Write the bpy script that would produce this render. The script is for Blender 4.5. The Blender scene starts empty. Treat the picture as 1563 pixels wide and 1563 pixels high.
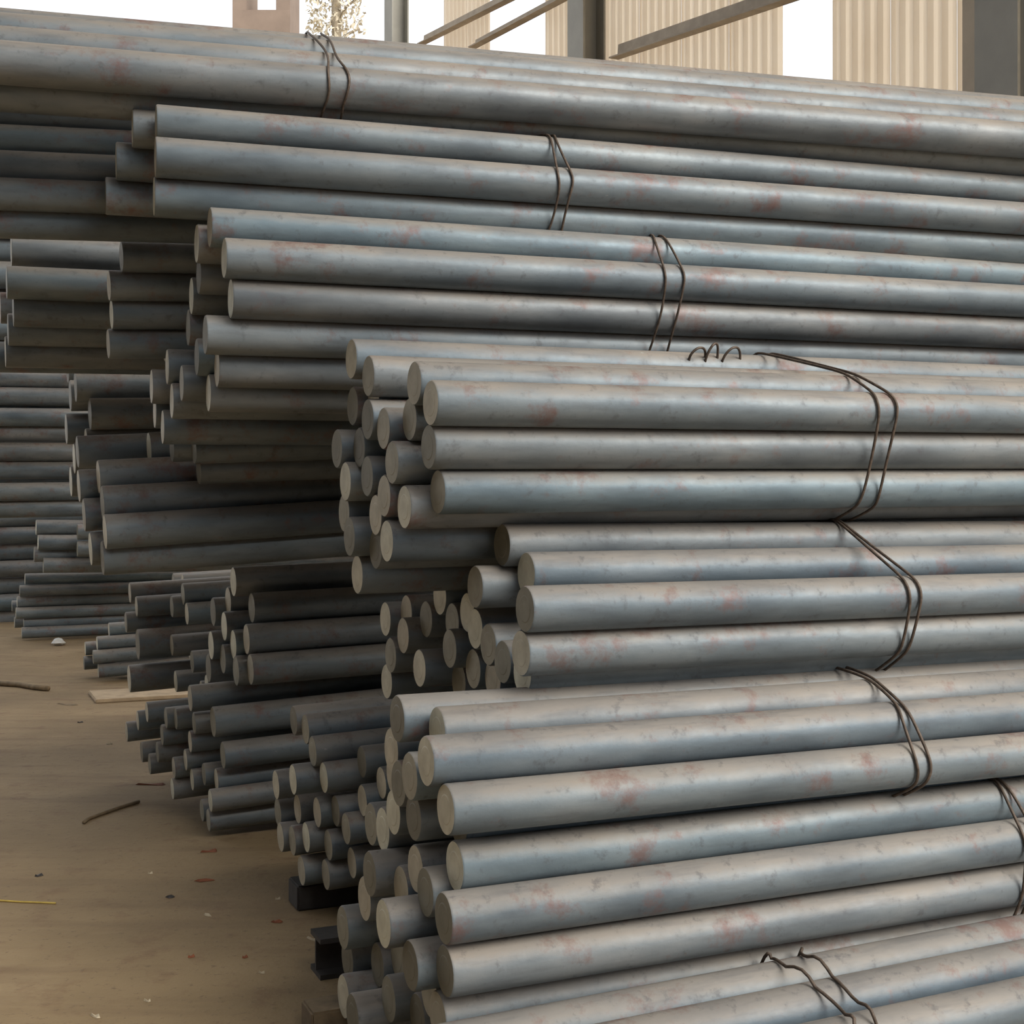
import bpy, bmesh, math, random
import numpy as np
from mathutils import Vector, Matrix

# ------------------------------------------------------------------ camera, world, exposure
F = 2000.0            # focal length in pixels of the 1563 px frame
CX, CY = 781.5, 775.0 # horizon sits at y = 775
H = 1.50              # eye height
YAW0 = math.radians(23.5)

scene = bpy.context.scene
C = scene.collection
cam_d = bpy.data.cameras.new('camera'); cam = bpy.data.objects.new('camera', cam_d); C.objects.link(cam)
cam.location = (0, 0, H); cam.rotation_euler = (math.pi/2, 0, 0)
cam_d.sensor_width = 36.0; cam_d.lens = 36.0*F/1563.0
cam_d.shift_y = -(781.5-CY)/1563.0
cam_d.clip_end = 500; cam_d.clip_start = 0.05
scene.camera = cam

world = bpy.data.worlds.new('overcast_sky'); scene.world = world; world.use_nodes = True
bg = world.node_tree.nodes['Background']
bg.inputs[0].default_value = (0.95, 0.975, 1.0, 1); bg.inputs[1].default_value = 1.1

sun_d = bpy.data.lights.new('soft_sun', 'SUN'); sun_d.energy = 3.0; sun_d.angle = math.radians(35)
sun_d.color = (1.0, 0.95, 0.86)
sun = bpy.data.objects.new('soft_sun', sun_d); C.objects.link(sun)
SUN_U, SUN_V, SUN_Z = -0.30, 0.72, -0.62      # the light falls in from the open right-hand front
sun.rotation_euler = (Vector((math.cos(YAW0), math.sin(YAW0), 0))*SUN_U + Vector((-math.sin(YAW0), math.cos(YAW0), 0))*SUN_V + Vector((0, 0, SUN_Z))).to_track_quat('-Z', 'Y').to_euler()

scene.view_settings.view_transform = 'Standard'
scene.view_settings.look = 'None'
scene.view_settings.exposure = 0.10
scene.view_settings.gamma = 1.0
scene.view_settings.use_curve_mapping = False

rng = random.Random(11)
UA = Vector((math.cos(YAW0), math.sin(YAW0), 0)); VA = Vector((-math.sin(YAW0), math.cos(YAW0), 0))
def UV(u, v, z=0.0): return UA*u + VA*v + Vector((0, 0, z))
def ray(px, py): return Vector(((px-CX)/F, 1.0, -(py-CY)/F))
def ground(px, py):
    r = ray(px, py); lam = H/(-r.z); return Vector((0, 0, H)) + r*lam

# ------------------------------------------------------------------ materials
def new_mat(name):
    m = bpy.data.materials.new(name); m.use_nodes = True
    nt = m.node_tree; b = nt.nodes['Principled BSDF']
    return m, nt, b
def N(nt, t, **kw):
    n = nt.nodes.new(t)
    for k, v in kw.items(): setattr(n, k, v)
    return n
def L(nt, a, b): nt.links.new(a, b)
def ramp(nt, src, stops):
    r = N(nt, 'ShaderNodeValToRGB'); e = r.color_ramp.elements
    while len(e) < len(stops): e.new(0.5)
    for el, (p, c) in zip(e, stops):
        el.position = p; el.color = c if len(c) == 4 else (*c, 1)
    L(nt, src, r.inputs[0]); return r.outputs[0]
def mix(nt, fac, a, b, mode='MIX'):
    m = N(nt, 'ShaderNodeMix', data_type='RGBA', blend_type=mode)
    for s, v in ((m.inputs[0], fac), (m.inputs[6], a), (m.inputs[7], b)):
        if hasattr(v, 'links'): L(nt, v, s)
        else: s.default_value = v if isinstance(v, float) else (*v, 1)
    return m.outputs[2]
def math_n(nt, op, a, b=None):
    m = N(nt, 'ShaderNodeMath', operation=op)
    for s, v in zip(m.inputs, (a, b)):
        if v is None: continue
        if hasattr(v, 'links'): L(nt, v, s)
        else: s.default_value = v
    return m.outputs[0]
def coords(nt, scale=(1, 1, 1)):
    tc = N(nt, 'ShaderNodeTexCoord'); oi = N(nt, 'ShaderNodeObjectInfo')
    cmb = N(nt, 'ShaderNodeCombineXYZ')
    L(nt, math_n(nt, 'MULTIPLY', oi.outputs['Random'], 37.0), cmb.inputs[0])
    L(nt, math_n(nt, 'MULTIPLY', oi.outputs['Random'], 91.0), cmb.inputs[1])
    ad = N(nt, 'ShaderNodeVectorMath', operation='ADD')
    L(nt, tc.outputs['Object'], ad.inputs[0]); L(nt, cmb.outputs[0], ad.inputs[1])
    mp = N(nt, 'ShaderNodeMapping'); mp.inputs['Scale'].default_value = scale
    L(nt, ad.outputs[0], mp.inputs[0])
    return mp.outputs[0], oi.outputs['Random']
def noise(nt, vec, scale, detail=4, rough=0.55):
    n = N(nt, 'ShaderNodeTexNoise'); n.inputs['Scale'].default_value = scale
    n.inputs['Detail'].default_value = detail; n.inputs['Roughness'].default_value = rough
    if vec is not None: L(nt, vec, n.inputs['Vector'])
    return n.outputs['Fac']

def steel_material():
    m, nt, b = new_mat('mill_scale_steel')
    v, rnd = coords(nt, (0.35, 1, 1)); v2, _ = coords(nt, (1, 1, 1))
    vs_, _ = coords(nt, (0.16, 1, 1))
    n1 = noise(nt, v, 7, 5); n2 = noise(nt, v2, 24, 6, 0.68); n3 = noise(nt, v2, 5.5, 7, 0.72); n4 = noise(nt, vs_, 30, 4, 0.6); n5 = noise(nt, v, 15, 7, 0.75)
    base = ramp(nt, n1, [(0.3, (0.120, 0.148, 0.172)), (0.5, (0.185, 0.222, 0.248)), (0.72, (0.265, 0.296, 0.315))])
    tint = ramp(nt, rnd, [(0.0, (0.82, 0.87, 0.92)), (0.4, (1.0, 1.0, 1.0)), (0.75, (1.06, 0.97, 0.92)), (1.0, (0.90, 1.02, 1.07))])
    base = mix(nt, 1.0, base, tint, 'MULTIPLY')
    # settled dust on the upper side
    g = N(nt, 'ShaderNodeNewGeometry'); sx = N(nt, 'ShaderNodeSeparateXYZ'); L(nt, g.outputs['Normal'], sx.inputs[0])
    wob = math_n(nt, 'ADD', sx.outputs[2], math_n(nt, 'MULTIPLY', math_n(nt, 'SUBTRACT', n5, 0.5), 0.7))
    dust = ramp(nt, wob, [(0.22, (0, 0, 0)), (0.72, (1, 1, 1))])
    dn = ramp(nt, n1, [(0.25, (0.55, 0.55, 0.55)), (0.7, (1, 1, 1))])
    dfac = math_n(nt, 'MULTIPLY', math_n(nt, 'MULTIPLY', dust, dn), 0.8)
    base = mix(nt, dfac, base, (0.345, 0.290, 0.235))
    # drawn-out streaks, flaked dark scale, red-brown rust bloom, bare scuffs with white glints painted in
    base = mix(nt, math_n(nt, 'MULTIPLY', ramp(nt, n4, [(0.52, (0, 0, 0)), (0.75, (1, 1, 1))]), 0.40), base, (0.095, 0.100, 0.112))
    flake = ramp(nt, n2, [(0.57, (0, 0, 0)), (0.70, (1, 1, 1))])
    base = mix(nt, math_n(nt, 'MULTIPLY', flake, 0.50), base, (0.085, 0.082, 0.092))
    rust = ramp(nt, n3, [(0.56, (0, 0, 0)), (0.68, (1, 1, 1))])
    base = mix(nt, math_n(nt, 'MULTIPLY', rust, 0.62), base, (0.195, 0.085, 0.066))
    scuff_glint = ramp(nt, n5, [(0.685, (0, 0, 0)), (0.74, (1, 1, 1))])
    base = mix(nt, math_n(nt, 'MULTIPLY', scuff_glint, 0.7), base, (0.52, 0.52, 0.50))
    L(nt, base, b.inputs['Base Color'])
    b.inputs['Metallic'].default_value = 0.25
    rr = N(nt, 'ShaderNodeMapRange'); L(nt, n2, rr.inputs[0]); rr.inputs[3].default_value = 0.34; rr.inputs[4].default_value = 0.62
    L(nt, math_n(nt, 'ADD', rr.outputs[0], math_n(nt, 'MULTIPLY', dfac, 0.3)), b.inputs['Roughness'])
    bp = N(nt, 'ShaderNodeBump'); bp.inputs['Strength'].default_value = 0.25; bp.inputs['Distance'].default_value = 0.004
    L(nt, n2, bp.inputs['Height']); L(nt, bp.outputs[0], b.inputs['Normal'])
    return m
def sawn_material():
    m, nt, b = new_mat('sawn_steel_end')
    v, rnd = coords(nt)
    n1 = noise(nt, v, 14, 4)
    a = ramp(nt, n1, [(0.3, (0.36, 0.35, 0.30)), (0.7, (0.52, 0.51, 0.45))])
    t = ramp(nt, rnd, [(0.0, (0.34, 0.33, 0.29)), (0.4, (0.65, 0.64, 0.58)), (0.65, (1.15, 1.08, 0.97)), (1.0, (1.5, 1.52, 1.42))])
    L(nt, mix(nt, 1.0, a, t, 'MULTIPLY'), b.inputs['Base Color'])
    b.inputs['Roughness'].default_value = 0.55; b.inputs['Metallic'].default_value = 0.15
    return m
def plain(name, col, rough=0.6, metal=0.0, nscale=8.0, var=0.25, bump=0.0):
    m, nt, b = new_mat(name)
    v, rnd = coords(nt)
    n1 = noise(nt, v, nscale, 5, 0.6)
    lo = tuple(c*(1-var) for c in col); hi = tuple(min(1, c*(1+var)) for c in col)
    L(nt, ramp(nt, n1, [(0.3, lo), (0.7, hi)]), b.inputs['Base Color'])
    b.inputs['Roughness'].default_value = rough; b.inputs['Metallic'].default_value = metal
    if bump:
        bp = N(nt, 'ShaderNodeBump'); bp.inputs['Strength'].default_value = bump; bp.inputs['Distance'].default_value = 0.01
        L(nt, n1, bp.inputs['Height']); L(nt, bp.outputs[0], b.inputs['Normal'])
    return m
def floor_material():
    m, nt, b = new_mat('dirty_floor')
    tc = N(nt, 'ShaderNodeTexCoord')
    v = tc.outputs['Object']
    n1 = noise(nt, v, 0.9, 6, 0.6); n2 = noise(nt, v, 6, 6, 0.65); n3 = noise(nt, v, 30, 4, 0.7)
    mp = N(nt, 'ShaderNodeMapping'); mp.inputs['Rotation'].default_value = (0, 0, 0.5); mp.inputs['Scale'].default_value = (0.35, 2.5, 1)
    L(nt, v, mp.inputs[0]); n4 = noise(nt, mp.outputs[0], 2.2, 5, 0.6)
    base = ramp(nt, n1, [(0.3, (0.195, 0.135, 0.068)), (0.55, (0.270, 0.190, 0.100)), (0.75, (0.350, 0.255, 0.145))])
    base = mix(nt, math_n(nt, 'MULTIPLY', ramp(nt, n4, [(0.5, (0, 0, 0)), (0.68, (1, 1, 1))]), 0.55), base, (0.165, 0.105, 0.055))
    base = mix(nt, math_n(nt, 'MULTIPLY', ramp(nt, n2, [(0.54, (0, 0, 0)), (0.68, (1, 1, 1))]), 0.6), base, (0.17, 0.095, 0.05))
    base = mix(nt, math_n(nt, 'MULTIPLY', ramp(nt, n3, [(0.58, (0, 0, 0)), (0.70, (1, 1, 1))]), 0.6), base, (0.11, 0.065, 0.04))
    L(nt, base, b.inputs['Base Color']); b.inputs['Roughness'].default_value = 0.8
    bp = N(nt, 'ShaderNodeBump'); bp.inputs['Strength'].default_value = 0.35; bp.inputs['Distance'].default_value = 0.02
    L(nt, math_n(nt, 'ADD', n2, math_n(nt, 'MULTIPLY', n3, 0.4)), bp.inputs['Height']); L(nt, bp.outputs[0], b.inputs['Normal'])
    return m
def cladding_material():
    m, nt, b = new_mat('cream_cladding')
    v, rnd = coords(nt)
    n1 = noise(nt, v, 1.2, 4)
    col = ramp(nt, n1, [(0.3, (0.90, 0.83, 0.73)), (0.7, (0.94, 0.88, 0.79))])
    L(nt, col, b.inputs['Base Color']); b.inputs['Roughness'].default_value = 0.6
    tr = N(nt, 'ShaderNodeBsdfTranslucent'); L(nt, col, tr.inputs[0])
    ms = N(nt, 'ShaderNodeMixShader'); ms.inputs[0].default_value = 0.8
    L(nt, b.outputs[0], ms.inputs[1]); L(nt, tr.outputs[0], ms.inputs[2])
    L(nt, ms.outputs[0], nt.nodes['Material Output'].inputs[0])
    return m
M = dict(steel=steel_material(), sawn=sawn_material(), floor=floor_material(), clad=cladding_material(),
         wire=plain('rusty_tie_wire', (0.115, 0.085, 0.065), 0.6, 0.3, 60, 0.45),
         column=plain('grey_painted_column', (0.30, 0.285, 0.245), 0.6, 0.0, 2, 0.12),
         brace=plain('brown_brace_steel', (0.34, 0.28, 0.21), 0.7, 0.0, 4, 0.2),
         trim=plain('cream_trim', (0.50, 0.42, 0.32), 0.7, 0.0, 3, 0.1),
         added_wall=plain('added_wall_dark', (0.13, 0.135, 0.15), 0.8, 0.0, 1, 0.15),  # dark sheet for the added walls, keeps their bounce light low
         roof=plain('roof_sheet', (0.40, 0.39, 0.36), 0.7, 0.0, 1, 0.1),
         beam=plain('dark_support_steel', (0.045, 0.040, 0.038), 0.6, 0.2, 12, 0.35),
         wood=plain('weathered_wood', (0.20, 0.145, 0.085), 0.8, 0.0, 14, 0.35, 0.3),
         palewood=plain('pale_wood', (0.42, 0.32, 0.21), 0.8, 0.0, 9, 0.2),
         tower=plain('brown_tower', (0.27, 0.20, 0.155), 0.8, 0.0, 1, 0.15),
         bark=plain('pale_bark', (0.34, 0.28, 0.2), 0.9, 0.0, 6, 0.2),
         leaf=plain('dry_leaf', (0.60, 0.53, 0.40), 0.8, 0.0, 6, 0.25),
         rustchip=plain('rust_flake', (0.22, 0.075, 0.035), 0.8, 0.0, 30, 0.3),
         chip=plain('pale_chip', (0.50, 0.42, 0.30), 0.8, 0.0, 30, 0.2),
         cord=plain('yellow_cord', (0.42, 0.30, 0.07), 0.7, 0.0, 20, 0.2),
         white=plain('white_plastic', (0.62, 0.62, 0.60), 0.4, 0.0, 10, 0.1),
         blue=plain('blue_plastic', (0.03, 0.16, 0.30), 0.4, 0.0, 10, 0.1))

# ------------------------------------------------------------------ helpers
def add(name, mesh, mat=None, parent=None):
    o = bpy.data.objects.new(name, mesh); C.objects.link(o)
    if mat and not mesh.materials: mesh.materials.append(mat)
    if parent: o.parent = parent
    return o
def tag(o, label=None, cat=None, group=None, kind=None):
    if label: o['label'] = label
    if cat: o['category'] = cat
    if group: o['group'] = group
    if kind: o['kind'] = kind
    return o
def mesh_from(name, verts, faces, smooth=False):
    me = bpy.data.meshes.new(name); me.from_pydata([tuple(v) for v in verts], [], faces); me.update()
    if smooth:
        for p in me.polygons: p.use_smooth = True
    return me
def box_mesh(name, c0, ex, ey, ez):
    """box from corner-centre c0 spanned by half vectors ex, ey, ez"""
    vs = [c0 + ex*i + ey*j + ez*k for i in (-1, 1) for j in (-1, 1) for k in (-1, 1)]
    fs = [(0, 1, 3, 2), (4, 6, 7, 5), (0, 4, 5, 1), (2, 3, 7, 6), (0, 2, 6, 4), (1, 5, 7, 3)]
    return mesh_from(name, vs, fs)
def tube_mesh(name, pts, r, seg=8, closed=False):
    pts = [Vector(p) for p in pts]; n = len(pts); vs = []; fs = []
    up = None
    for i, p in enumerate(pts):
        a = pts[(i-1) % n] if (closed or i > 0) else p
        b = pts[(i+1) % n] if (closed or i < n-1) else p
        t = (b-a).normalized()
        if up is None:
            up = t.orthogonal().normalized()
        up = (up - t*up.dot(t)).normalized(); w = t.cross(up)
        for k in range(seg):
            an = 2*math.pi*k/seg; vs.append(p + up*(r*math.cos(an)) + w*(r*math.sin(an)))
    m = n if closed else n-1
    for i in range(m):
        for k in range(seg):
            i2 = (i+1) % n
            fs.append((i*seg+k, i*seg+(k+1) % seg, i2*seg+(k+1) % seg, i2*seg+k))
    if not closed:
        fs.append(tuple(range(seg-1, -1, -1))); fs.append(tuple((n-1)*seg+k for k in range(seg)))
    return mesh_from(name, vs, fs, True)

# ------------------------------------------------------------------ the setting
fl = add('floor', mesh_from('floor', [(-60, -40, 0), (60, -40, 0), (60, 120, 0), (-60, 120, 0)], [(0, 1, 2, 3)]), M['floor'])
tag(fl, kind='structure')

WU = 7.25      # the side wall stands across the bars' far ends
EAVE = 11.2
def wall_v(px):                         # where a picture column meets the wall line
    t = (px-CX)/F; c, s = math.cos(YAW0), math.sin(YAW0)
    d = WU/(t*c+s); return d*(c-t*s), d
wall = add('wall_right', box_mesh('wall_base', UV(WU+0.16, 12.0, 0.25), UA*0.06, VA*11.0, Vector((0, 0, 0.25))), M['trim']); tag(wall, kind='structure')
def sheet(v0, v1, z0=0.5, z1=EAVE):
    pitch, dep = 0.168, 0.035; vs = []; fs = []
    prof = []; v = v0
    while v < v1-1e-4:
        for dv, du in ((0, 0), (0.045, 0), (0.075, dep), (0.135, dep)):
            if v+dv < v1: prof.append((v+dv, du))
        v += pitch
    prof.append((v1, 0))
    for v, du in prof:
        vs.append(UV(WU+0.06+du, v, z0)); vs.append(UV(WU+0.06+du, v, z1))
    for i in range(len(prof)-1): fs.append((2*i, 2*i+2, 2*i+3, 2*i+1))
    me = mesh_from('cladding_sheet', vs, fs)
    o = add('cladding_sheet', me, M['clad'], wall)
    md = o.modifiers.new('thickness', 'SOLIDIFY'); md.thickness = 0.002
    return o
def sheets(va, vb, w=1.0, **k):
    n = max(1, round((vb-va)/w)); st = (vb-va)/n
    for i in range(n): sheet(va+i*st, va+(i+1)*st-0.004, **k)
v1262, _ = wall_v(1262); v1187, _ = wall_v(1187)
c3 = wall_v(1568)[0]; c2 = wall_v(912)[0]; c1 = wall_v(618)[0]
sheets(c3-6.8, c3, 1.0)
sheets(c3, v1262, 0.9)
sheets(v1187, c2, 0.95)
sheets(wall_v(884)[0], wall_v(826)[0], 0.9)
sheets(wall_v(742)[0], wall_v(672)[0], 0.9)
# columns of the wall, each an I-section
def column(v, w=0.42, dep=0.30):
    t = 0.024; vs = []; fs = []
    def bx(u0, u1, v0, v1):
        o = len(vs)
        for z in (0, EAVE):
            vs.extend([UV(u0, v0, z), UV(u1, v0, z), UV(u1, v1, z), UV(u0, v1, z)])
        fs.extend([(o, o+3, o+2, o+1), (o+4, o+5, o+6, o+7)] + [(o+i, o+(i+1) % 4, o+4+(i+1) % 4, o+4+i) for i in range(4)])
    bx(WU-dep, WU-dep+t, v-w/2, v+w/2); bx(WU-t, WU, v-w/2, v+w/2); bx(WU-dep+t, WU-t, v-t/2, v+t/2)
    return mesh_from('steel_column', vs, fs)
col_labels = [(c3-6.8, 'grey steel wall column nearest the camera, right of the frame edge'),
              (c3, 'wide grey steel wall column at the right edge of the picture'),
              (c2, 'grey steel wall column rising behind the middle of the pile'),
              (c1, 'narrow far grey steel wall column near the bright open gap')]
for v, lab in col_labels[1:]:
    o = add('steel_column', column(v), M['column']); tag(o, lab, 'column', 'wall columns')
# pale edge trim beside the near column
tr = add('trim_1', box_mesh('trim', UV(WU-0.02, wall_v(1494)[0], EAVE/2), UA*0.05, VA*0.10, Vector((0, 0, EAVE/2))), M['trim']); tag(tr, kind='structure')
# sloping braces and one shadow strip on the inner face of the wall
def wall_pt(px, py, du=-0.02):
    v, d = wall_v(px); return UV(WU+du, v, H-(py-CY)/F*d)
def brace(pa, pb, th, lab, ext=(0.0, 0.4)):
    a = wall_pt(*pa); b = wall_pt(*pb); dr = b-a
    a = a - dr*ext[0]; b = b + dr*ext[1]; dr = (b-a); ln = dr.length; dn = dr.normalized(); up = UA.cross(dn).normalized()
    me = bpy.data.meshes.new('wall_brace'); bm = bmesh.new()
    for cc, hx, hy in ((a+dr*0.5, UA*0.008, up*th), (a+dr*0.5+up*(th-0.008)-UA*0.06, UA*0.06, up*0.008)):
        vs = [bm.verts.new(cc + dn*(ln/2)*i + hx*j + hy*k) for i in (-1, 1) for j in (-1, 1) for k in (-1, 1)]
        for f in [(0, 1, 3, 2), (4, 6, 7, 5), (0, 4, 5, 1), (2, 3, 7, 6), (0, 2, 6, 4), (1, 5, 7, 3)]: bm.faces.new([vs[i] for i in f])
    bmesh.ops.recalc_face_normals(bm, faces=bm.faces); bm.to_mesh(me); bm.free()
    o = add('wall_brace', me, M['brace']); tag(o, lab, 'brace', 'sloping wall braces'); return o
brace((946, 80), (1176, 2), 0.085, 'brown sloping strip in place of a shadow, rising right of the middle column')  # solid strip standing in for a shadow cast across the corrugated sheets
brace((649, 62), (768, 2), 0.075, 'dark sloping steel brace just right of the narrow far column')
brace((728, 68), (852, 2), 0.062, 'thin sloping brace just left of the middle column')
# unseen walls added to block sky light from the left, open to the right
wl = add('added_wall_left', box_mesh('added_wall_left', UV(-8.0, 3.5, EAVE/2), UA*0.08, VA*9.5, Vector((0, 0, EAVE/2))), M['added_wall']); tag(wl, kind='structure')
wf = add('added_wall_front', box_mesh('added_wall_front', UV(-3.85, -5.9, EAVE/2), UA*4.15, VA*0.08, Vector((0, 0, EAVE/2))), M['added_wall']); tag(wf, kind='structure')
# unseen roof over the stock, its edges placed to shape the light
ro = add('unseen_ceiling', box_mesh('roof', UV(-1.5, 6.6, EAVE+0.1), UA*9.0, VA*5.4, Vector((0, 0, 0.06))), M['roof']); tag(ro, kind='structure')

# ------------------------------------------------------------------ steel bars
bar_meshes = {}
def bar_mesh(r, ln):
    key = (round(r, 4), round(ln, 2))
    if key in bar_meshes: return bar_meshes[key]
    seg = 24; vs = []; fs = []
    rings = [(0.0, r*0.955), (0.004, r), (ln*0.33, r), (ln*0.66, r), (ln-0.004, r), (ln, r*0.955)]
    for x, rr in rings:
        for k in range(seg):
            a = 2*math.pi*k/seg; vs.append((x, rr*math.cos(a), rr*math.sin(a)))
    for i in range(len(rings)-1):
        for k in range(seg):
            fs.append((i*seg+k, (i+1)*seg+k, (i+1)*seg+(k+1) % seg, i*seg+(k+1) % seg))
    e = (len(rings)-1)*seg
    fs.append(tuple(e+k for k in range(seg)))
    me = mesh_from('shaft', vs, fs, True); me.polygons[-1].use_smooth = False
    me.materials.append(M['steel'])
    # sawn face, a shallow disc with a slight burr step
    vs = [(-0.0012, 0, 0)]; fs = []
    for x, rr in ((-0.0012, r*0.55), (-0.0004, r*0.60), (0.0, r*0.956)):
        for k in range(seg):
            a = 2*math.pi*k/seg; vs.append((x, rr*math.cos(a), rr*math.sin(a)))
    for k in range(seg):
        fs.append((0, 1+k, 1+(k+1) % seg))
        for j in (0, 1): fs.append((1+j*seg+k, 1+(j+1)*seg+k, 1+(j+1)*seg+(k+1) % seg, 1+j*seg+(k+1) % seg))
    fc = mesh_from('cut_face', vs, fs); fc.materials.append(M['sawn'])
    bar_meshes[key] = (me, fc); return me, fc

ORD = ['', 'topmost', 'second', 'third', 'fourth', 'fifth', 'sixth', 'seventh', 'eighth', 'ninth', 'tenth', 'eleventh', 'twelfth',
       'thirteenth', 'fourteenth', 'fifteenth', 'sixteenth', 'seventeenth', 'eighteenth', 'nineteenth', 'twentieth',
       'twenty-first', 'twenty-second', 'twenty-third', 'twenty-fourth', 'twenty-fifth', 'twenty-sixth']

class Bundle: pass
BUNDLES = []
ALLBARS = []     # (bundle, end position, axis, r)
def bundle(key, phrase, s0, guide, front, ends, r=0.061, yaw=None, width=0.8, length=5.6, colour='blue-grey'):
    """front: bars whose sides show (px, py, ds[, r]); ends: bars that mainly show their sawn end (px, py[, ds][, r])"""
    B = Bundle(); B.key = key; B.phrase = phrase; B.r = r; B.s0 = s0; B.length = length; B.colour = colour
    yaw = YAW0 if yaw is None else math.radians(yaw)
    n = ray(*guide[0]).cross(ray(*guide[1]))
    tp = -(n.x*math.cos(yaw) + n.y*math.sin(yaw))/n.z
    B.a = Vector((math.cos(yaw), math.sin(yaw), tp)).normalized()
    B.b = Vector((-math.sin(yaw), math.cos(yaw), 0)); B.c = B.a.cross(B.b).normalized()
    B.pitch = math.degrees(math.atan(tp))
    cam_o = Vector((0, 0, H))
    def at(px, py, s):
        R = ray(px, py); return cam_o + R*(s/R.dot(B.b))
    items = []
    us = []
    for f in front:
        s = s0 + f[2]; P = at(f[0], f[1], s); us.append(P.dot(B.a))
        items.append([f[0], f[1], s, f[3] if len(f) > 3 else r, True])
    u0 = sum(us)/len(us) if us else 1.1
    for f in ends:
        if len(f) > 2 and f[2] is not None: s = s0+f[2]
        else:
            R = ray(f[0], f[1]); den = R.dot(B.a)
            lam = (u0 - cam_o.dot(B.a))/den if den > 0.02 else 99
            s = lam*R.dot(B.b)
            s = min(max(s, s0+0.02), s0+width)
        items.append([f[0], f[1], s, f[3] if len(f) > 3 else r, False])
    # settle the cross-section so that no two bars share space
    for it in range(400):
        moved = 0
        pos = [at(i[0], i[1], i[2]) for i in items]
        w = [p.dot(B.c) for p in pos]
        for i in range(len(items)):
            for j in range(i+1, len(items)):
                ds = items[j][2]-items[i][2]; dw = w[j]-w[i]; need = items[i][3]+items[j][3]+0.001
                d2 = math.hypot(ds, dw)
                if d2 < need and abs(dw) < need:
                    tgt = math.sqrt(max(need*need-dw*dw, 0)); sg = 1 if ds >= 0 else -1
                    gap = (tgt-abs(ds)); gap = min(gap, 0.03)*0.6
                    fi, fj = items[i][4], items[j][4]
                    wi, wj = (0.1, 0.9) if fi and not fj else (0.9, 0.1) if fj and not fi else (0.5, 0.5)
                    if fi and not fj and sg < 0: sg = 1; 
                    if fj and not fi and sg > 0: sg = -1
                    items[i][2] -= sg*gap*wi; items[j][2] += sg*gap*wj; moved = 1
        if not moved: break
    # what still overlaps gets a small push both ways
    S = [i[2] for i in items]; W = [at(i[0], i[1], i[2]).dot(B.c) for i in items]
    for it in range(200):
        mv = 0
        for i in range(len(items)):
            for j in range(i+1, len(items)):
                ds = S[j]-S[i]; dw = W[j]-W[i]; need = items[i][3]+items[j][3]+0.0006
                d2 = math.hypot(ds, dw)
                if d2 < need:
                    if d2 < 1e-6: ds, dw, d2 = 0.001, 0, 0.001
                    k = 0.5*(need-d2)/d2; S[i] -= ds*k; S[j] += ds*k; W[i] -= dw*k; W[j] += dw*k; mv = 1
        if not mv: break
    B.bars = []
    for it, s, w_ in zip(items, S, W):
        R = ray(it[0], it[1]); lam = s/R.dot(B.b); u = (cam_o + R*lam).dot(B.a)
        B.bars.append(dict(px=it[0], py=it[1], s=s, w=w_, u=u, r=it[3], front=it[4], fill=False))
    BUNDLES.append(B); return B

def clear(B, s, w, r):
    for O in BUNDLES:
        if O is B or abs(O.s0-s) > 2.2: continue
        for u in (1.2, 3.0, 4.8, 6.4):
            p = B.a*u + B.b*s + B.c*w; q = (p.dot(O.b), p.dot(O.c))
            for b in O.bars:
                if math.hypot(b['s']-q[0], b['w']-q[1]) < b['r']+r: return False
    return True
def fill(B, smin, smax, wtop=None, du=0.16, n_max=30, lift=0.0):
    """bars buried behind the visible ones, set on a close-packed lattice"""
    r = B.r*1.0; k = 0
    ws = [b['w'] for b in B.bars]; w0, w1 = min(ws)+lift, max(ws) if wtop is None else wtop
    us = sorted(b['u'] for b in B.bars); um = us[len(us)//2]
    row = 0; w = w0
    while w <= w1+1e-6:
        s = smin + (r if row % 2 else 0)
        while s <= smax:
            ok = all(math.hypot(b['s']-s, b['w']-w) >= b['r']+r+0.0005 for b in B.bars) and clear(B, s, w, r)
            if ok and k < n_max:
                B.bars.append(dict(px=0, py=0, s=s, w=w, u=um+du+rng.uniform(0, 0.1), r=r, front=False, fill=True)); k += 1
            s += r*0.5
        w += r*0.9; row += 1

A = bundle('A', 'the big bundle at bottom centre', 2.92, ((700, 1280), (1563, 1184)),
    [(694, 1322, .03), (677, 1402, 0), (679, 1482, .0), (668, 1552, .14)],
    [(649, 1362, .12), (634, 1326, .16), (564, 1334, .42), (585, 1410, .24), (523, 1416, .50), (530, 1464, .55), (576, 1473, .36), (607, 1462, .28),
     (626, 1474, .13), (655, 1516, .10), (637, 1553, .17), (593, 1525, .27), (524, 1521, .52), (538, 1552, .45), (556, 1372, .46), (612, 1357, .32)], width=0.8)
A0 = bundle('A0', 'the lowest bundle in the bottom right corner', 2.66, ((1042, 1509), (1563, 1409)),
    [(640, 1612, .10), (650, 1660, .05), (640, 1735, .02)], [], width=0.6)
Bb = bundle('B', 'the second bundle up, below waist height', 2.95, ((690, 1195), (1563, 1117)),
    [(680, 1236, 0), (650, 1162, .03), (667, 1116, .12), (606, 1097, .24), (700, 1254, .135)],
    [(631, 1247, .12), (597, 1145, .30), (600, 1180, .36), (625, 1185, .16), (608, 1196, .27), (600, 1240, .30), (566, 1258, .50), (584, 1266, .43)], width=0.75)
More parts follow.
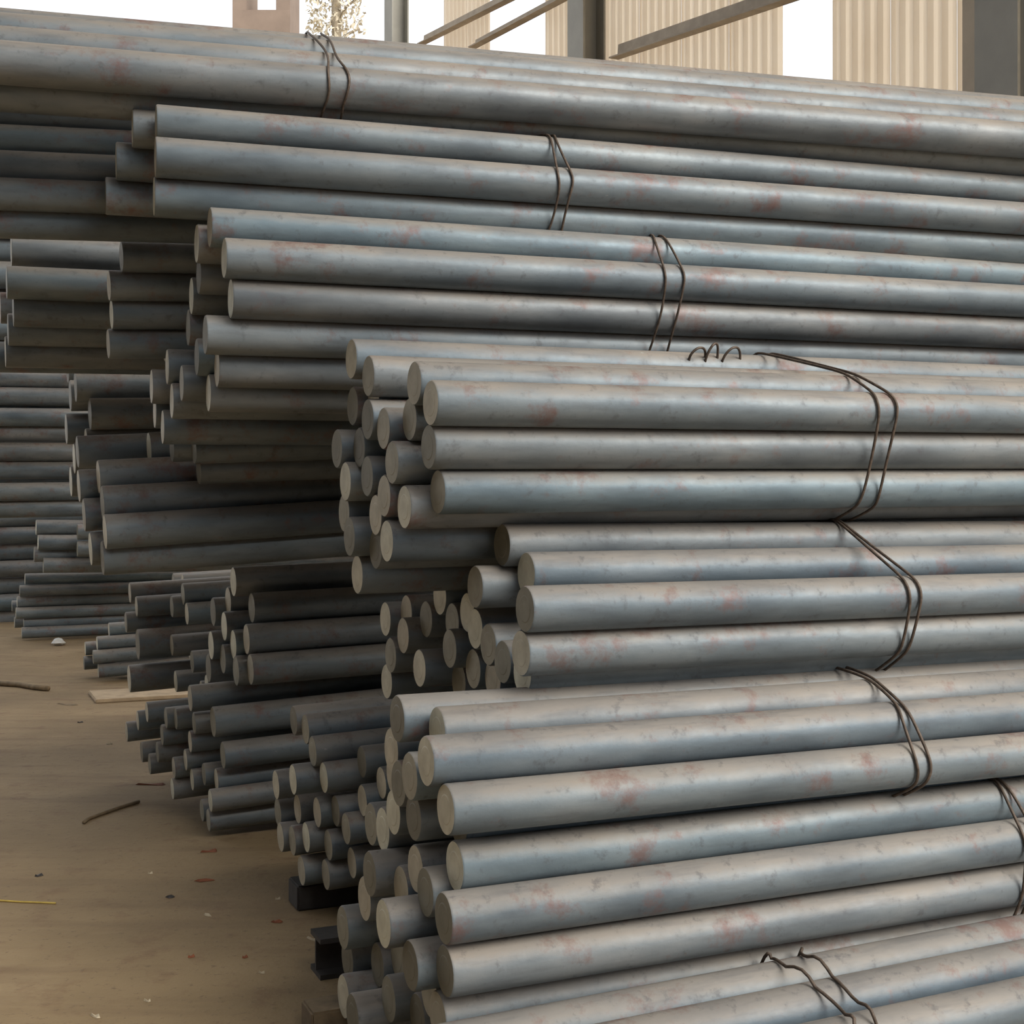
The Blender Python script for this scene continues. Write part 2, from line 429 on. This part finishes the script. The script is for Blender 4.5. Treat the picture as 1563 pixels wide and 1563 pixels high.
Cc = bundle('C', 'the bundle just under eye level', 3.25, ((800, 960), (1563, 929)),
    [(801, 930, 0), (795, 997, .0), (797, 1026, .115), (803, 876, .07), (766, 832, .16), (725, 896, .20)],
    [(713, 935, .30), (745, 985, .22), (725, 960, .28), (686, 990, .38), (722, 1020, .30), (767, 1010, .13), (752, 1035, .20), (671, 912, .45), (650, 945, .5), (620, 935, .62),
     (640, 1020, .5), (615, 970, .62), (690, 950, .40), (596, 1000, .70), (588, 945, .75), (590, 1040, .72), (700, 1040, .40)], width=0.95)
D = bundle('D', 'the eye-level bundle with ragged ends', 3.30, ((660, 655), (1563, 666)),
    [(657, 615, 0), (654, 682, .0), (668, 751, .02), (632, 585, .12), (562, 574, .42), (536, 548, .52), (617, 774, .13)],
    [(598, 706, .17), (585, 654, .27), (625, 640, .14), (570, 618, .36), (538, 620, .55), (561, 640, .44), (514, 685, .66), (548, 683, .46), (527, 735, .60),
     (560, 727, .42), (586, 757, .27), (525, 783, .62), (533, 819, .60), (573, 786, .36), (573, 838, .42), (545, 877, .60), (590, 826, .30)], width=0.95)
E = bundle('E', 'the bundle with wire at upper centre', 4.30, ((345, 432), (1563, 490)),
    [(320, 347, .09), (342, 394, 0), (352, 456, .02), (313, 511, .06), (331, 562, .16)],
    [(300, 372, .16), (292, 452, .3), (303, 420, .2), (287, 500, .32), (277, 585, .45), (262, 612, .6), (255, 560, .6), (318, 600, .28), (231, 590, .8), (300, 545, .3), (236, 628, .85), (248, 652, .75)],
    r=0.065, yaw=20.5, width=0.95)
Ff = bundle('F', 'the bundle second from the top', 4.42, ((235, 270), (1563, 358)),
    [(238, 190, .09), (237, 240, .0), (235, 300, .03)],
    [(202, 196, .21), (177, 246, .26), (161, 299, .34)], r=0.065, yaw=18.5, width=0.8)
G = bundle('G', 'the topmost bundle under the bright sky', 4.56, ((0, 125), (1563, 238)),
    [(-240, 77, .0), (-230, 54, .15), (-215, 33, .30), (-240, 121, .11)],
    [(-230, 24, .47)], r=0.0705, yaw=16, width=0.7, length=6.3)
R2 = bundle('R2', 'the second row near the dark floor block', 4.62, ((477, 1165), (600, 1150)),
    [(466, 1113, .10), (477, 1147, .04), (447, 1190, .10), (494, 1187, .0), (552, 1163, -.18)],
    [(448, 1100, .2), (547, 1190, -.12), (553, 1222, -.14), (582, 1195, -.3), (421, 1198, .3), (454, 1235, .12), (424, 1240, .3), (484, 1240, .0), (512, 1238, -.03), (428, 1278, .3),
     (446, 1283, .2), (467, 1278, .1), (501, 1290, -.02), (528, 1265, -.08), (537, 1317, -.1), (460, 1329, .15), (497, 1335, .0)], r=0.056, width=0.7, length=5.2)
R3 = bundle('R3', 'the low third row on the open floor', 6.0, ((330, 1130), (440, 1117)),
    [(325, 1102, .05, .070), (340, 1153, -.02, .062), (330, 1190, .03), (321, 1222, .0), (318, 1252, .02), (290, 1066, .2, .062)],
    [(311, 1182, .16), (293, 1190, .28), (265, 1172, .42), (263, 1204, .42), (308, 1237, .14), (228, 1166, .75), (216, 1148, .85), (193, 1117, 1.05), (224, 1087, .8), (268, 1097, .45),
     (247, 1122, .6), (253, 1096, .55), (290, 1132, .3), (283, 1160, .34), (240, 1148, .65), (296, 1104, .28), (210, 1100, .95)], r=0.052, width=1.3, length=5.0)
Mm = bundle('M', 'the third row above the low floor bars', 6.0, ((385, 1043), (560, 1028)),
    [(384, 928, .1), (376, 976, .02), (382, 1022, .0), (356, 888, .25)],
    [(360, 1024, .14), (340, 1006, .28), (325, 934, .42), (348, 918, .3), (342, 956, .3), (356, 984, .18), (322, 985, .42), (318, 1020, .45)], r=0.071, width=0.9, length=5.0)
P = bundle('P', 'the sloping dark bundle left of centre', 5.45, ((200, 794), (515, 774)),
    [(156, 768, .04), (160, 812, .0), (156, 852, .02), (150, 728, .18)],
    [(138, 838, .2), (128, 786, .28), (120, 742, .35), (118, 690, .5)], r=0.070, width=0.9, length=4.2)
Q = bundle('Q', 'the dark bundle left of the ragged ends', 5.25, ((272, 661), (480, 656)),
    [(315, 603, .1), (273, 641, .0), (296, 687, .0), (303, 718, .08)],
    [(262, 684, .15), (255, 640, .25), (240, 600, .4)], r=0.056, width=0.8, length=4.6)
S = bundle('S', 'the dark left bundle above the sloping bars', 6.7, ((115, 608), (230, 607)),
    [(115, 590, .05), (137, 632, .0), (131, 678, .0)],
    [(103, 562, .2), (107, 604, .18), (101, 655, .25), (113, 700, .2), (108, 735, .25)], r=0.078, width=1.0, length=4.4)
V = bundle('V', 'the short dark bars left of the wire bundle', 5.15, ((185, 415), (300, 417)),
    [(186, 350, .08), (185, 392, .0), (166, 436, .03), (170, 480, .06), (165, 525, .10)], [], r=0.058, width=0.6, length=4.6)
T = bundle('T', 'the shaded upper left bundle', 6.0, ((20, 455), (160, 460)),
    [(17, 382, .06), (10, 431, .0), (20, 474, .05), (12, 503, .1), (8, 537, .15)],
    [(-2, 545, .3), (0, 470, .3)], r=0.070, width=0.8, length=4.6)
U = bundle('U', 'the dim left bars under the top', 5.0, ((0, 266), (150, 272)),
    [(-95, 172, .14), (-90, 210, .08), (-100, 250, .04), (-110, 292, .0), (-105, 336, .04)], [], r=0.058, yaw=17, width=0.6, length=5.0)
Ww = bundle('W', 'the pale lit stack at the left edge', 15.6, ((0, 680), (80, 680)),
    [(-70, 577, .1), (-60, 604, .05), (-75, 636, .0), (-60, 661, .03), (-70, 690, .0), (-60, 718, .04), (-65, 752, .0), (-70, 778, .02)],
    [], r=0.103, width=1.0, length=4.4)
Kk = bundle('K', 'the far dim row at the left edge', 8.2, ((0, 400), (160, 404)),
    [(-90, 178, .0), (-80, 218, .0), (-95, 258, .0), (-85, 298, .0), (-90, 338, .0), (-80, 378, .0), (-95, 418, .0), (-85, 458, .0), (-90, 498, .0), (-80, 538, .0)],
    [], r=0.0795, width=1.0, length=4.6)
Jj = bundle('J', 'the farthest row in the left gaps', 18.5, ((0, 680), (80, 680)),
    [(-90, 560+26*i, .0) for i in range(16)], [], r=0.112, width=1.0, length=4.6)
X = bundle('X', 'the small lit bars below the pale stack', 15.1, ((50, 822), (140, 822)),
    [(55, 805, .05), (58, 828, .0), (52, 846, .05), (66, 863, .0)], [(118, 838, -.4), (118, 812, -.4)], r=0.084, width=0.8, length=4.4)
Y = bundle('Y', 'the far thin stack by the left floor', 15.8, ((20, 905), (180, 900)),
    [(38, 884, .05), (30, 902, .0), (26, 919, .04), (24, 936, .0), (36, 951, .03), (33, 966, .0)], [(18, 925, .4), (22, 950, .4)], r=0.064, width=0.8, length=4.4)
Nn = bundle('N', 'the fourth row with short lit tops', 7.7, ((200, 957), (290, 950)),
    [(198, 905, .2), (208, 926, .1), (192, 950, .15), (210, 984, .0, .088), (197, 1036, .0, .078)],
    [(262, 926, -.35), (285, 937, -.5), (279, 907, -.4), (293, 1010, -.5), (262, 985, -.2), (268, 1040, -.3)], r=0.060, width=1.2, length=4.6)
R5 = bundle('R5', 'the dark low stack at the floor edge', 11.8, ((140, 1000), (190, 996)),
    [(148, 982, .05), (142, 1003, .0), (150, 1024, .0), (166, 961, .1)], [(130, 990, .3), (128, 1012, .3)], r=0.060, width=0.8, length=4.4)

for B_, smin, smax in ((A, 3.05, 3.75), (A0, 2.75, 3.1), (Bb, 3.1, 3.65), (Cc, 3.4, 4.1), (D, 3.42, 4.1), (E, 4.45, 4.95), (Ff, 4.6, 4.95),
                       (R2, 4.7, 5.2), (R3, 6.1, 6.9), (Mm, 6.15, 6.65), (P, 5.6, 6.0), (Q, 5.4, 5.8), (S, 6.8, 7.3), (V, 5.3, 5.5), (T, 6.1, 6.5), (U, 5.1, 5.4),
                       (Ww, 15.8, 16.2), (X, 15.3, 15.7), (Y, 15.9, 16.2), (Nn, 7.8, 8.4), (R5, 11.9, 12.2)):
    fill(B_, smin, smax, lift=0.24 if B_ is E else 0.0, wtop=max(b['w'] for b in D.bars)-0.13 if B_ is D else None)

# bars that nothing in view shows
DROP = {(k, i) for k, l in {'A': [20, 21, 22, 23, 24], 'B': [13, 14], 'C': [23, 24, 25, 26], 'D': [24, 25, 26], 'E': [17, 18, 19, 20, 21], 'F': [6, 7], 'R2': [6, 22, 23, 24, 25, 26, 27, 28, 29], 'R3': [23, 24, 25, 26, 27, 28, 29, 30, 31, 32, 33, 34], 'M': [12, 13], 'P': [8, 9, 10, 11], 'Q': [0, 1, 5], 'S': [8, 9, 10, 11, 12, 13, 14], 'V': [0, 6, 7, 8, 9, 10, 11], 'T': [7, 8, 9, 10], 'U': [5, 6, 7, 8, 9], 'W': [8, 9, 10, 11, 13, 14, 15, 16, 17, 19, 20, 21], 'J': [1, 3, 5, 8], 'X': [6, 7, 8, 9, 10, 11, 12], 'Y': [8, 9, 10, 11, 12, 13, 15], 'N': [11, 12, 13, 14, 16, 17, 18, 19, 20, 21, 22, 23, 24, 25, 26], 'R5': [7, 8, 9]}.items() for i in l}
bar_objs = []
for B in BUNDLES:
    group = 'bars of ' + B.phrase
    fr = sorted([b for b in B.bars if b['front']], key=lambda b: b['py']); en = sorted([b for b in B.bars if not b['front'] and not b['fill']], key=lambda b: b['py'])
    for i, b in enumerate(fr): b['label'] = f"{B.colour} steel bar, {ORD[i+1]}{' from top' if i else ''}, along {B.phrase}"
    for i, b in enumerate(en): b['label'] = f"steel bar with {ORD[i+1] + (' highest' if i else '')} recessed end in {B.phrase}"
    fi = sorted([b for bi, b in enumerate(B.bars) if b['fill'] and (B.key, bi) not in DROP], key=lambda b: -b['w'])
    for i, b in enumerate(fi): b['label'] = f"steel bar, {'lone' if len(fi) == 1 else ORD[i+1]} deep-set one inside {B.phrase}"
    for bi, b in enumerate(B.bars):
        if (B.key, bi) in DROP: continue
        me, fc = bar_mesh(b['r'], B.length)
        P0 = B.a*b['u'] + B.b*b['s'] + B.c*b['w']
        o = bpy.data.objects.new('steel_bar', None); C.objects.link(o); o.empty_display_size = 0.05
        add('shaft', me, parent=o)
        rot = Matrix((B.a, B.b, B.c)).transposed().to_4x4() @ Matrix.Rotation(rng.uniform(0, 6.28), 4, 'X')
        o.matrix_world = Matrix.Translation(P0) @ rot
        tag(o, b['label'], 'steel bar', group)
        c = add('cut_face', fc, parent=o)
        bar_objs.append(o)
# ------------------------------------------------------------------ wire ties
def hull2(pts):
    pts = sorted(set(pts))
    def cr(o, a, b): return (a[0]-o[0])*(b[1]-o[1])-(a[1]-o[1])*(b[0]-o[0])
    lo = []
    for p in pts:
        while len(lo) > 1 and cr(lo[-2], lo[-1], p) <= 0: lo.pop()
        lo.append(p)
    up = []
    for p in reversed(pts):
        while len(up) > 1 and cr(up[-2], up[-1], p) <= 0: up.pop()
        up.append(p)
    return lo[:-1]+up[:-1]
def tie(B, px, label, gap=0.05, tilt=0.0, rw=0.0045, pick=None, sag=0.0):
    bars = [b for b in B.bars if pick is None or pick(b)]
    sf = min(b['s']-b['r'] for b in bars)
    R = ray(px, CY); u = (Vector((0, 0, H))+R*(sf/R.dot(B.b))).dot(B.a)
    root = bpy.data.objects.new('wire_tie', None); C.objects.link(root)
    pts = []
    for b in bars:
        for k in range(40):
            a = 2*math.pi*k/40; q = b['r']+rw*1.1+0.004
            pts.append((round(b['s']+q*math.cos(a), 5), round(b['w']+q*math.sin(a), 5)))
    hp = hull2(pts)
    # resample
    out = []
    for i in range(len(hp)):
        p, q = hp[i], hp[(i+1) % len(hp)]; dd = math.hypot(q[0]-p[0], q[1]-p[1]); n = max(1, int(dd/0.03))
        for k in range(n): out.append((p[0]+(q[0]-p[0])*k/n, p[1]+(q[1]-p[1])*k/n))
    for _ in range(5):
        out = [((out[i-1][0]+2*out[i][0]+out[(i+1) % len(out)][0])/4, (out[i-1][1]+2*out[i][1]+out[(i+1) % len(out)][1])/4) for i in range(len(out))]
    wm = sum(p[1] for p in out)/len(out); sm = sum(p[0] for p in out)/len(out)
    root.location = B.a*u + B.b*sm + B.c*min(p[1] for p in out)
    org = root.location.copy()
    for st in (0, 1):
        path = []
        for i, (s_, w_) in enumerate(out):
            ph = 2*math.pi*i/len(out)
            du = (gap*(0.5 if st else -0.5))*(1+0.35*math.sin(ph*2+st*1.3)) + tilt*(w_-wm) + 0.006*math.sin(ph*5+st*2)
            lift = sag*max(0, math.sin(ph*7+st))
            path.append(B.a*(u+du) + B.b*(s_-lift*0.5) + B.c*(w_+lift) - org)
        add('strand', tube_mesh('strand', path, rw, 7, True), M['wire'], root)
    tag(root, label, 'wire tie', 'wire ties around the bar bundles'); return root
tie(D, 1352, 'bent brown double wire tie around the eye-level bundle', 0.055, pick=lambda b: b['w'] > min(q['w'] for q in D.bars)+0.16)
tie(Cc, 1393, 'brown double wire tie around the bundle just under eye level', 0.030)
tie(Bb, 1406, 'double wire tie around the second bundle up from the bottom right', 0.034)
tie(A, 1568, 'double wire tie cut by the right picture edge, lower right', 0.03)
tie(A0, 1310, 'loose pair of brown wires over the lowest bundle, bottom right', 0.085, sag=0.02)
tie(E, 1030, 'faint double wire tie at upper centre, right of its neighbour', 0.06, pick=lambda b: b['w'] > sorted(q['w'] for q in E.bars)[0]+0.2)
tie(Ff, 866, 'double wire tie around the bundle second from the top', 0.04)
tie(G, 522, 'dark double wire tie on the topmost bundle by the sky', 0.055)

# loose curled wire ends lying on the back of the eye-level bundle
tb_ = max((b for b in D.bars), key=lambda b: b['w'])
kp = Vector((0, 0, H)) + ray(1092, 548)*((tb_['s']-tb_['r']*0.75)/ray(1092, 548).dot(D.b))
knot = bpy.data.objects.new('wire_knot', None); C.objects.link(knot); knot.location = kp
for q in range(3):
    path = []
    for k in range(26):
        t = k/25; an = -0.6+t*(3.6+0.5*q)
        path.append(D.a*(-0.075+(0.045, 0.05, 0.062)[q]*q+(0.034, 0.022, 0.030)[q]*math.cos(an)*-1+0.012*t*q) + D.c*(0.002+(0.030, 0.046, 0.036)[q]*math.sin(an)) - D.b*(0.015+0.02*math.sin(an*1.3)))
    add('wire_curl', tube_mesh('wire_curl', path, 0.0045, 7), M['wire'], knot)
tag(knot, 'small curled knot of brown wire on the back of the eye-level bundle', 'wire knot')

# ------------------------------------------------------------------ supports on the floor
def beam_box(name, p, ln, hh, tt, mat, lab, cat):
    """block lying along the bars with its near end at floor point p"""
    bm = bmesh.new(); me = bpy.data.meshes.new(name)
    cc = p + UA*ln/2 + VA*tt/2 + Vector((0, 0, hh/2))
    vs = [bm.verts.new(cc + UA*ln/2*i + VA*tt/2*j + Vector((0, 0, hh/2))*k) for i in (-1, 1) for j in (-1, 1) for k in (-1, 1)]
    for f in [(0, 1, 3, 2), (4, 6, 7, 5), (0, 4, 5, 1), (2, 3, 7, 6), (0, 2, 6, 4), (1, 5, 7, 3)]: bm.faces.new([vs[i] for i in f])
    bmesh.ops.recalc_face_normals(bm, faces=bm.faces)
    bmesh.ops.bevel(bm, geom=list(bm.edges), offset=0.006, segments=2, affect='EDGES')
    bm.to_mesh(me); bm.free()
    o = add(name, me, mat); tag(o, lab, cat); return o
p = ground(454, 1392)
beam_box('support_block', p, 1.6, 0.095, 0.14, M['beam'], 'dark rectangular support block lying on the floor under the second row', 'block')
# short I-section under the front pile
p = ground(489, 1497)
vs = []; fs = []
def ibx(c, eu, ev, ez):
    o = len(vs); vs.extend([c + UA*eu*i + VA*ev*j + Vector((0, 0, ez*k)) for i in (-1, 1) for j in (-1, 1) for k in (-1, 1)])
    fs.extend([tuple(o+q for q in f) for f in [(0, 1, 3, 2), (4, 6, 7, 5), (0, 4, 5, 1), (2, 3, 7, 6), (0, 2, 6, 4), (1, 5, 7, 3)]])
for c_, ev, ez in ((0.008, 0.06, 0.008), (0.065, 0.006, 0.05), (0.122, 0.06, 0.008)):
    ibx(p + UA*0.5 + VA*0.06 + Vector((0, 0, c_)), 0.5, ev, ez)
o = add('steel_joist', mesh_from('steel_joist', vs, fs), M['beam']); tag(o, 'dark short steel I-section joist on the floor beneath the front pile ends', 'joist')
beam_box('timber_block', ground(476, 1588), 0.9, 0.075, 0.12, M['wood'], 'brown timber block on the floor at the bottom of the front pile', 'timber')
p = ground(205, 1072)
beam_box('timber_plank', p - UA*0.28 + VA*0.05, 1.3, 0.03, 0.55, M['palewood'], 'pale wooden plank on the floor under the left rows', 'plank')

# ------------------------------------------------------------------ litter on the floor
def flake(px, py, w, d, mat, name, lab, cat, grp=None, rot=0.0, h=0.006):
    c = ground(px, py); n = 7; vs = []; fs = []
    for z, k in ((0.001, 1.0), (h, 0.8)):
        for i in range(n):
            a = 2*math.pi*i/n; q = k*(0.75+0.25*math.sin(i*2.3+px))
            x, y = w/2*q*math.cos(a), d/2*q*math.sin(a)
            vs.append((x*math.cos(rot)-y*math.sin(rot), x*math.sin(rot)+y*math.cos(rot), z + (0.004*math.sin(i*1.9) if k < 1 else 0)))
    fs = [tuple(range(n-1, -1, -1)), tuple(range(n, 2*n))] + [(i, (i+1) % n, n+(i+1) % n, n+i) for i in range(n)]
    o = add(name, mesh_from(name, vs, fs), mat); o.location = c; tag(o, lab, cat, grp); return o
for px, py, w, d, rot, m_, lab in (
    (316, 1398, .05, .015, -.6, 'chip', 'pale wood chip near the middle of the floor'),
    (478, 1435, .09, .02, -.7, 'chip', 'longest pale wood chip, beside the front pile ends'),
    (145, 1552, .05, .018, -.5, 'chip', 'pale wood chip at the bottom edge of the floor'),
    (225, 1529, .03, .012, -.5, 'chip', 'small pale chip left of the bottom floor centre'),
    (400, 1486, .035, .012, -.6, 'chip', 'small pale chip left of the joist'),
    (230, 1334, .03, .015, 0, 'chip', 'lone pale chip on the open left floor'),
    (166, 1136, .06, .03, 0, 'chip', 'pale chip near the third row bar ends'),
    (425, 1373, .03, .02, 0, 'chip', 'tiny pale chip left of the dark support block'),
    (293, 1461, .035, .025, .3, 'rustchip', 'red rust flake on the front floor left of the pile'),
    (374, 1462, .03, .02, .3, 'rustchip', 'red rust flake halfway between floor centre and pile'),
    (422, 1408, .05, .025, .1, 'rustchip', 'red rust flake beside the dark support block'),
    (320, 1300, .10, .05, .2, 'rustchip', 'dark rust scrap below the low third row'),
    (232, 1198, .22, .05, -.1, 'rustchip', 'long rust-red scrap beside the third row bar ends'),
    (310, 1345, .10, .03, .2, 'rustchip', 'thin rust streak of scrap in mid floor'),
    (259, 1370, .04, .03, .2, 'beam', 'dark lump in the middle of the floor'),
    (60, 1337, .05, .04, .2, 'beam', 'dark lump near the left floor edge'),
    (123, 1103, .06, .04, .2, 'beam', 'small dark lump on the far floor'),
    (105, 1076, .28, .09, -.6, 'wood', 'curled brown bark scrap on the far left floor')):
    flake(px, py, w, d, M[m_], 'floor_scrap', lab, 'scrap', 'scraps on the floor', rot)
def floor_line(name, pts, r, mat, lab, cat):
    P_ = [ground(*q) + Vector((0, 0, r)) for q in pts]
    org = P_[0].copy(); o = add(name, tube_mesh(name, [q-org for q in P_], r, 6), mat); o.location = org; tag(o, lab, cat); return o
floor_line('yellow_cord', [(-30, 1375), (0, 1376), (30, 1378), (60, 1379), (85, 1380)], 0.004, M['cord'], 'thin yellow cord lying on the floor at the left edge', 'cord')
floor_line('bent_twig', [(128, 1258), (135, 1252), (160, 1243), (185, 1234), (212, 1226)], 0.009, M['wood'], 'dark bent twig lying on the open floor below the left rows', 'twig')
floor_line('dark_strip', [(-20, 1045), (0, 1047), (30, 1049), (52, 1053), (74, 1055)], 0.022, M['wood'], 'dark brown strip of scrap at the far left floor edge', 'strip')
# crumpled clear-white plastic by the far rows
def crumple(px, py, size, mat, name, lab, z0=0.0, depth=None):
    bm = bmesh.new(); bmesh.ops.create_icosphere(bm, subdivisions=2, radius=size)
    rr = random.Random(int(px*7+py))
    for v in bm.verts: v.co *= rr.uniform(0.6, 1.15); v.co.z = max(v.co.z*0.6, -size*0.35)
    me = bpy.data.meshes.new(name); bm.to_mesh(me); bm.free()
    o = add(name, me, mat)
    if depth is None: o.location = ground(px, py) + Vector((0, 0, size*0.35))
    else: o.location = Vector((0, 0, H)) + ray(px, py)*depth
    tag(o, lab, 'plastic'); return o
crumple(89, 985, 0.085, M['white'], 'crumpled_plastic', 'crumpled shiny pale plastic on the floor by the far rows')

# ------------------------------------------------------------------ outside, beyond the open gap
# hazy brown tower with a U-shaped notch in its top
D_T = 46.0
def outp(px, py, d): return Vector((0, 0, H)) + ray(px, py)*d
xa, xb = outp(364, 0, D_T).x, outp(450, 0, D_T).x; zt = outp(400, 15, D_T-1.0).z
tw = bpy.data.objects.new('notched_tower', None); C.objects.link(tw); tw.location = ((xa+xb)/2, D_T, 0)
hw = (xb-xa)/2; vs = []; fs = []
def tbx(x0, x1, z0, z1, y0=-1.0, y1=1.0):
    return box_mesh('tower', Vector(((x0+x1)/2, (y0+y1)/2, (z0+z1)/2)), Vector(((x1-x0)/2, 0, 0)), Vector((0, (y1-y0)/2, 0)), Vector((0, 0, (z1-z0)/2)))
add('tower_shaft', tbx(-hw, hw, 0, zt), M['tower'], tw)
add('tower_prong', tbx(-hw, -hw+0.48, zt, zt+1.2), M['tower'], tw)
add('tower_prong', tbx(hw-0.48, hw, zt, zt+1.2), M['tower'], tw)
tag(tw, 'hazy brown tower with a notched top against the white sky', 'tower')
# pale straggly tree beside it
tr_d = 38.0; tb = outp(512, 20, tr_d)
tree = bpy.data.objects.new('pale_tree', None); C.objects.link(tree); tree.location = (tb.x, tr_d, 0)
rr = random.Random(5); bm = bmesh.new()
trunk = [Vector((0, 0, 0)), Vector((0.15, 0, 5)), Vector((-0.1, 0.1, 10)), Vector((0.05, 0, 14.5)), Vector((0.0, 0, 17.5))]
add('trunk', tube_mesh('trunk', trunk, 0.14, 8), M['bark'], tree)
for k in range(7):
    z = 12.5+k*0.75; a = rr.uniform(0, 6.28); ln = rr.uniform(0.5, 0.9)
    add('branch', tube_mesh('branch', [Vector((0, 0, z)), Vector((ln*0.5*math.cos(a), ln*0.5*math.sin(a), z+0.5)), Vector((ln*math.cos(a), ln*math.sin(a), z+0.7))], 0.04, 6), M['bark'], tree)
lv = []; lf = []
for k in range(2200):
    z = rr.uniform(12.6, 18.2); a = rr.uniform(0, 6.28); q = 0.85*math.sqrt(rr.random()); c = Vector((q*math.cos(a), q*math.sin(a), z))
    d1 = Vector((rr.gauss(0, 1), rr.gauss(0, 1), rr.gauss(0, 1))).normalized(); d2 = d1.orthogonal().normalized()
    s_ = rr.uniform(0.05, 0.11); i0 = len(lv)
    lv.extend([c-d1*s_, c+d2*s_*0.5, c+d1*s_, c-d2*s_*0.5]); lf.append((i0, i0+1, i0+2, i0+3))
fo = add('foliage', mesh_from('foliage', lv, lf), M['leaf'], tree); fo['kind'] = 'stuff'
tag(tree, 'pale straggly tree between the notched tower and the far column', 'tree')
